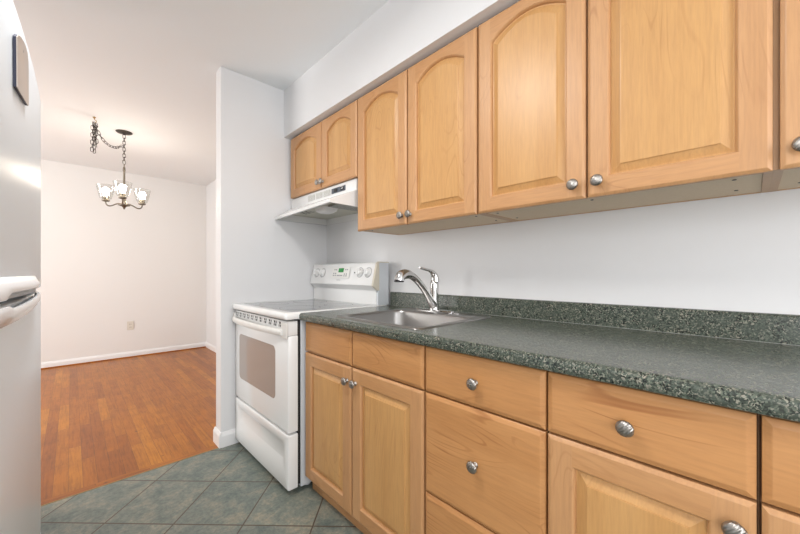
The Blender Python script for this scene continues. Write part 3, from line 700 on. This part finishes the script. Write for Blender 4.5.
# magnet plate on the freezer door
mg = thing('magnetic_plate', 'tan metal plate with a dark edge stuck on the freezer door', 'fridge magnet', (-0.079, 1.17, 1.60))
P = [(1.042,1.494),(1.038,1.598),(1.060,1.612),(1.092,1.622),(1.130,1.630),(1.160,1.633),(1.190,1.629),(1.204,1.615),(1.208,1.590),(1.210,1.512),(1.204,1.507),(1.065,1.494)]
P = [(1.0765+(y-1.042)*0.88, z+0.014) for y, z in P]
m = MB(); m.loft([[(fx(y)+0.0008,y,z) for y,z in P], [(fx(y)+0.0055,y,z) for y,z in P]]); m.build('backing', M['navy'], mg)
m = MB(); m.loft([[(fx(y)+0.0057,y,z) for y,z in P], [(fx(y)+0.007,y,z) for y,z in P]]); m.build('face_plate', M['tan'], mg)
m = MB(); m.box(fx(1.13)+0.0072,fx(1.13)+0.0080,1.148,1.160,1.617,1.622); m.build('small_mark', M['print'], mg)

# ------------------------------------------------------------------ chandelier
CX, CY = 0.355, 4.085
ch = thing('chandelier', 'three-light chandelier with clear glass shades on a chain in the dining room', 'chandelier', (CX, CY, 1.72))
m = MB(); m.lathe([(0.004,-0.028),(0.010,-0.026),(0.012,-0.018),(0.030,-0.016),(0.055,-0.010),(0.063,-0.004),(0.063,-0.0005)], (CX,CY,H-0.0005), (0,0,1), 32)
m.build('canopy', M['iron'], ch)
def chain(pts, pitch=0.030):
    m = MB(); pts = [Vector(p) for p in pts]; acc = 0; k_ = 0; pos = 0.0
    seg = [(a, b, (b-a).length) for a, b in zip(pts, pts[1:])]; tot = sum(s_[2] for s_ in seg); d = pitch/2
    while d < tot:
        q = d
        for a, b, l in seg:
            if q <= l: break
            q -= l
        m.link(a+(b-a)*(q/l), b-a, roll=(k_ % 2)*PI/2 + 0.6); k_ += 1; d += pitch
    return m
chain([(CX,CY,2.412),(CX,CY,2.135)]).build('chain', M['iron'], ch)
HX, HYk = 0.139, 3.868
sw_ = bez([(HX,HYk,2.385),(HX+0.06,HYk+0.07,2.22),(CX-0.07,CY-0.09,2.22),(CX-0.008,CY-0.004,2.315)], 24)
chain(sw_).build('swag_chain', M['iron'], ch)
b_ = MB()
for off, top_, bot in ((-0.014,2.395,2.150),(0.014,2.385,2.185),(0.0,2.395,2.135),(0.006,2.37,2.21)):
    c_ = [(HX+off*0.7, HYk-off*0.8, top_), (HX+off*1.0, HYk-off, bot)]
    pp = [Vector(c_[0]), Vector(c_[1])]; l = (pp[1]-pp[0]).length; n_ = int(l/0.030)
    for i in range(n_): b_.link(pp[0].lerp(pp[1], (i+0.5)/n_), pp[1]-pp[0], roll=(i % 2)*PI/2+off*60)
b_.build('spare_chain', M['iron'], ch)
m = MB(); m.lathe([(0.010,0),(0.012,-0.004),(0.006,-0.010),(0.003,-0.014)], (HX,HYk,H-0.0005), (0,0,1), 14)
m.tube([(HX,HYk,2.43),(HX,HYk,2.418),(HX+0.010,HYk-0.010,2.410),(HX+0.013,HYk-0.013,2.398),(HX+0.004,HYk-0.004,2.388),(HX-0.008,HYk+0.008,2.392),(HX-0.012,HYk+0.012,2.402)], 0.003, 8)
m.build('ceiling_hook', M['brass'], ch)
m = MB(); m.link((CX,CY,2.105), (0,0,1), rad=0.017, r=0.003, ln=0.016, roll=0.8)
m.lathe([(0.004,0.035),(0.009,0.028),(0.011,0.0),(0.0085,-0.01),(0.0085,-0.24),(0.012,-0.25),(0.016,-0.27),(0.012,-0.285),(0.020,-0.30),(0.024,-0.315),(0.045,-0.322),(0.045,-0.328),(0.018,-0.338),(0.008,-0.350),(0.009,-0.358),(0.002,-0.364)], (CX,CY,2.078), (0,0,1), 20)
m.build('stem', M['pewter'], ch)
th = math.radians(43.983); F = Vector((CX, CY, 0)).normalized(); R = Vector((F.y, -F.x, 0))
for al in (4, 122, 240):
    a = math.radians(al); d = (-F*math.cos(a) - R*math.sin(a)); c0 = Vector((CX,CY,0)); r = 0.158
    pts = bez([c0+d*0.018+Vector((0,0,1.758)), c0+d*0.07+Vector((0,0,1.80)), c0+d*0.10+Vector((0,0,1.715)), c0+d*r*0.93+Vector((0,0,1.735)), c0+d*r+Vector((0,0,1.755)), c0+d*r+Vector((0,0,1.785))], 18)
    m = MB(); m.tube(pts, 0.006, 8); arm = m.build('arm', M['pewter'], ch)
    e = c0+d*r
    m = MB(); m.lathe([(0.006,1.782),(0.022,1.785),(0.030,1.790),(0.031,1.800),(0.026,1.802),(0.021,1.806),(0.021,1.835),(0.015,1.837)], e, (0,0,1), 20); m.build('socket', M['pewter'], arm)
    m = MB(); m.lathe([(0.030,1.806),(0.040,1.808),(0.048,1.825),(0.060,1.880),(0.070,1.935),(0.0685,1.935),(0.0585,1.880),(0.0465,1.827),(0.039,1.811),(0.030,1.8075)], e, (0,0,1), 28, False); m.build('glass_shade', M['glass'], arm)
    m = MB(); m.lathe([(0.011,1.838),(0.012,1.845),(0.022,1.862),(0.028,1.880),(0.028,1.892),(0.022,1.906),(0.012,1.914),(0.001,1.916)], e, (0,0,1), 20); m.build('bulb', M['bulb'], arm)

# ------------------------------------------------------------------ outlet on the far wall
ot = thing('wall_outlet', 'ivory duplex outlet low on the dining room far wall', 'outlet', (0.562, 5.729, 0.42))
m = MB(); m.box(0.527,0.597,5.7235,5.7295,0.363,0.477); m.build('cover_plate', M['ivory'], ot, bevel=0.002)
for z in (0.400, 0.440):
    m = MB(); m.lathe([(0.017,0),(0.017,0.0015),(0.014,0.002)], (0.562,5.7234,z), (0,-1,0), 20); s_ = m.build('socket', M['ivory'], ot)
    m = MB(); m.box(0.554,0.557,5.7208,5.7213,z-0.005,z+0.005); m.box(0.567,0.570,5.7208,5.7213,z-0.005,z+0.005); m.build('slots', M['black'], s_)

# ------------------------------------------------------------------ kitchen ceiling lamp (above the frame)
cl = thing('ceiling_lamp', 'round white flush ceiling lamp above the kitchen floor', 'ceiling lamp', (0.06,1.02,2.35))
m = MB(); m.lathe([(0.20,0),(0.20,0.03),(0.19,0.038)], (0.06,1.02,H-0.039), (0,0,1), 40); m.build('rim', M['enamel'], cl)
m = MB(); m.lathe([(0.185,0),(0.175,-0.02),(0.14,-0.040),(0.08,-0.055),(0.002,-0.06)], (0.06,1.02,H-0.040), (0,0,1), 40); m.build('opal_glass', M['lampglass'], cl)
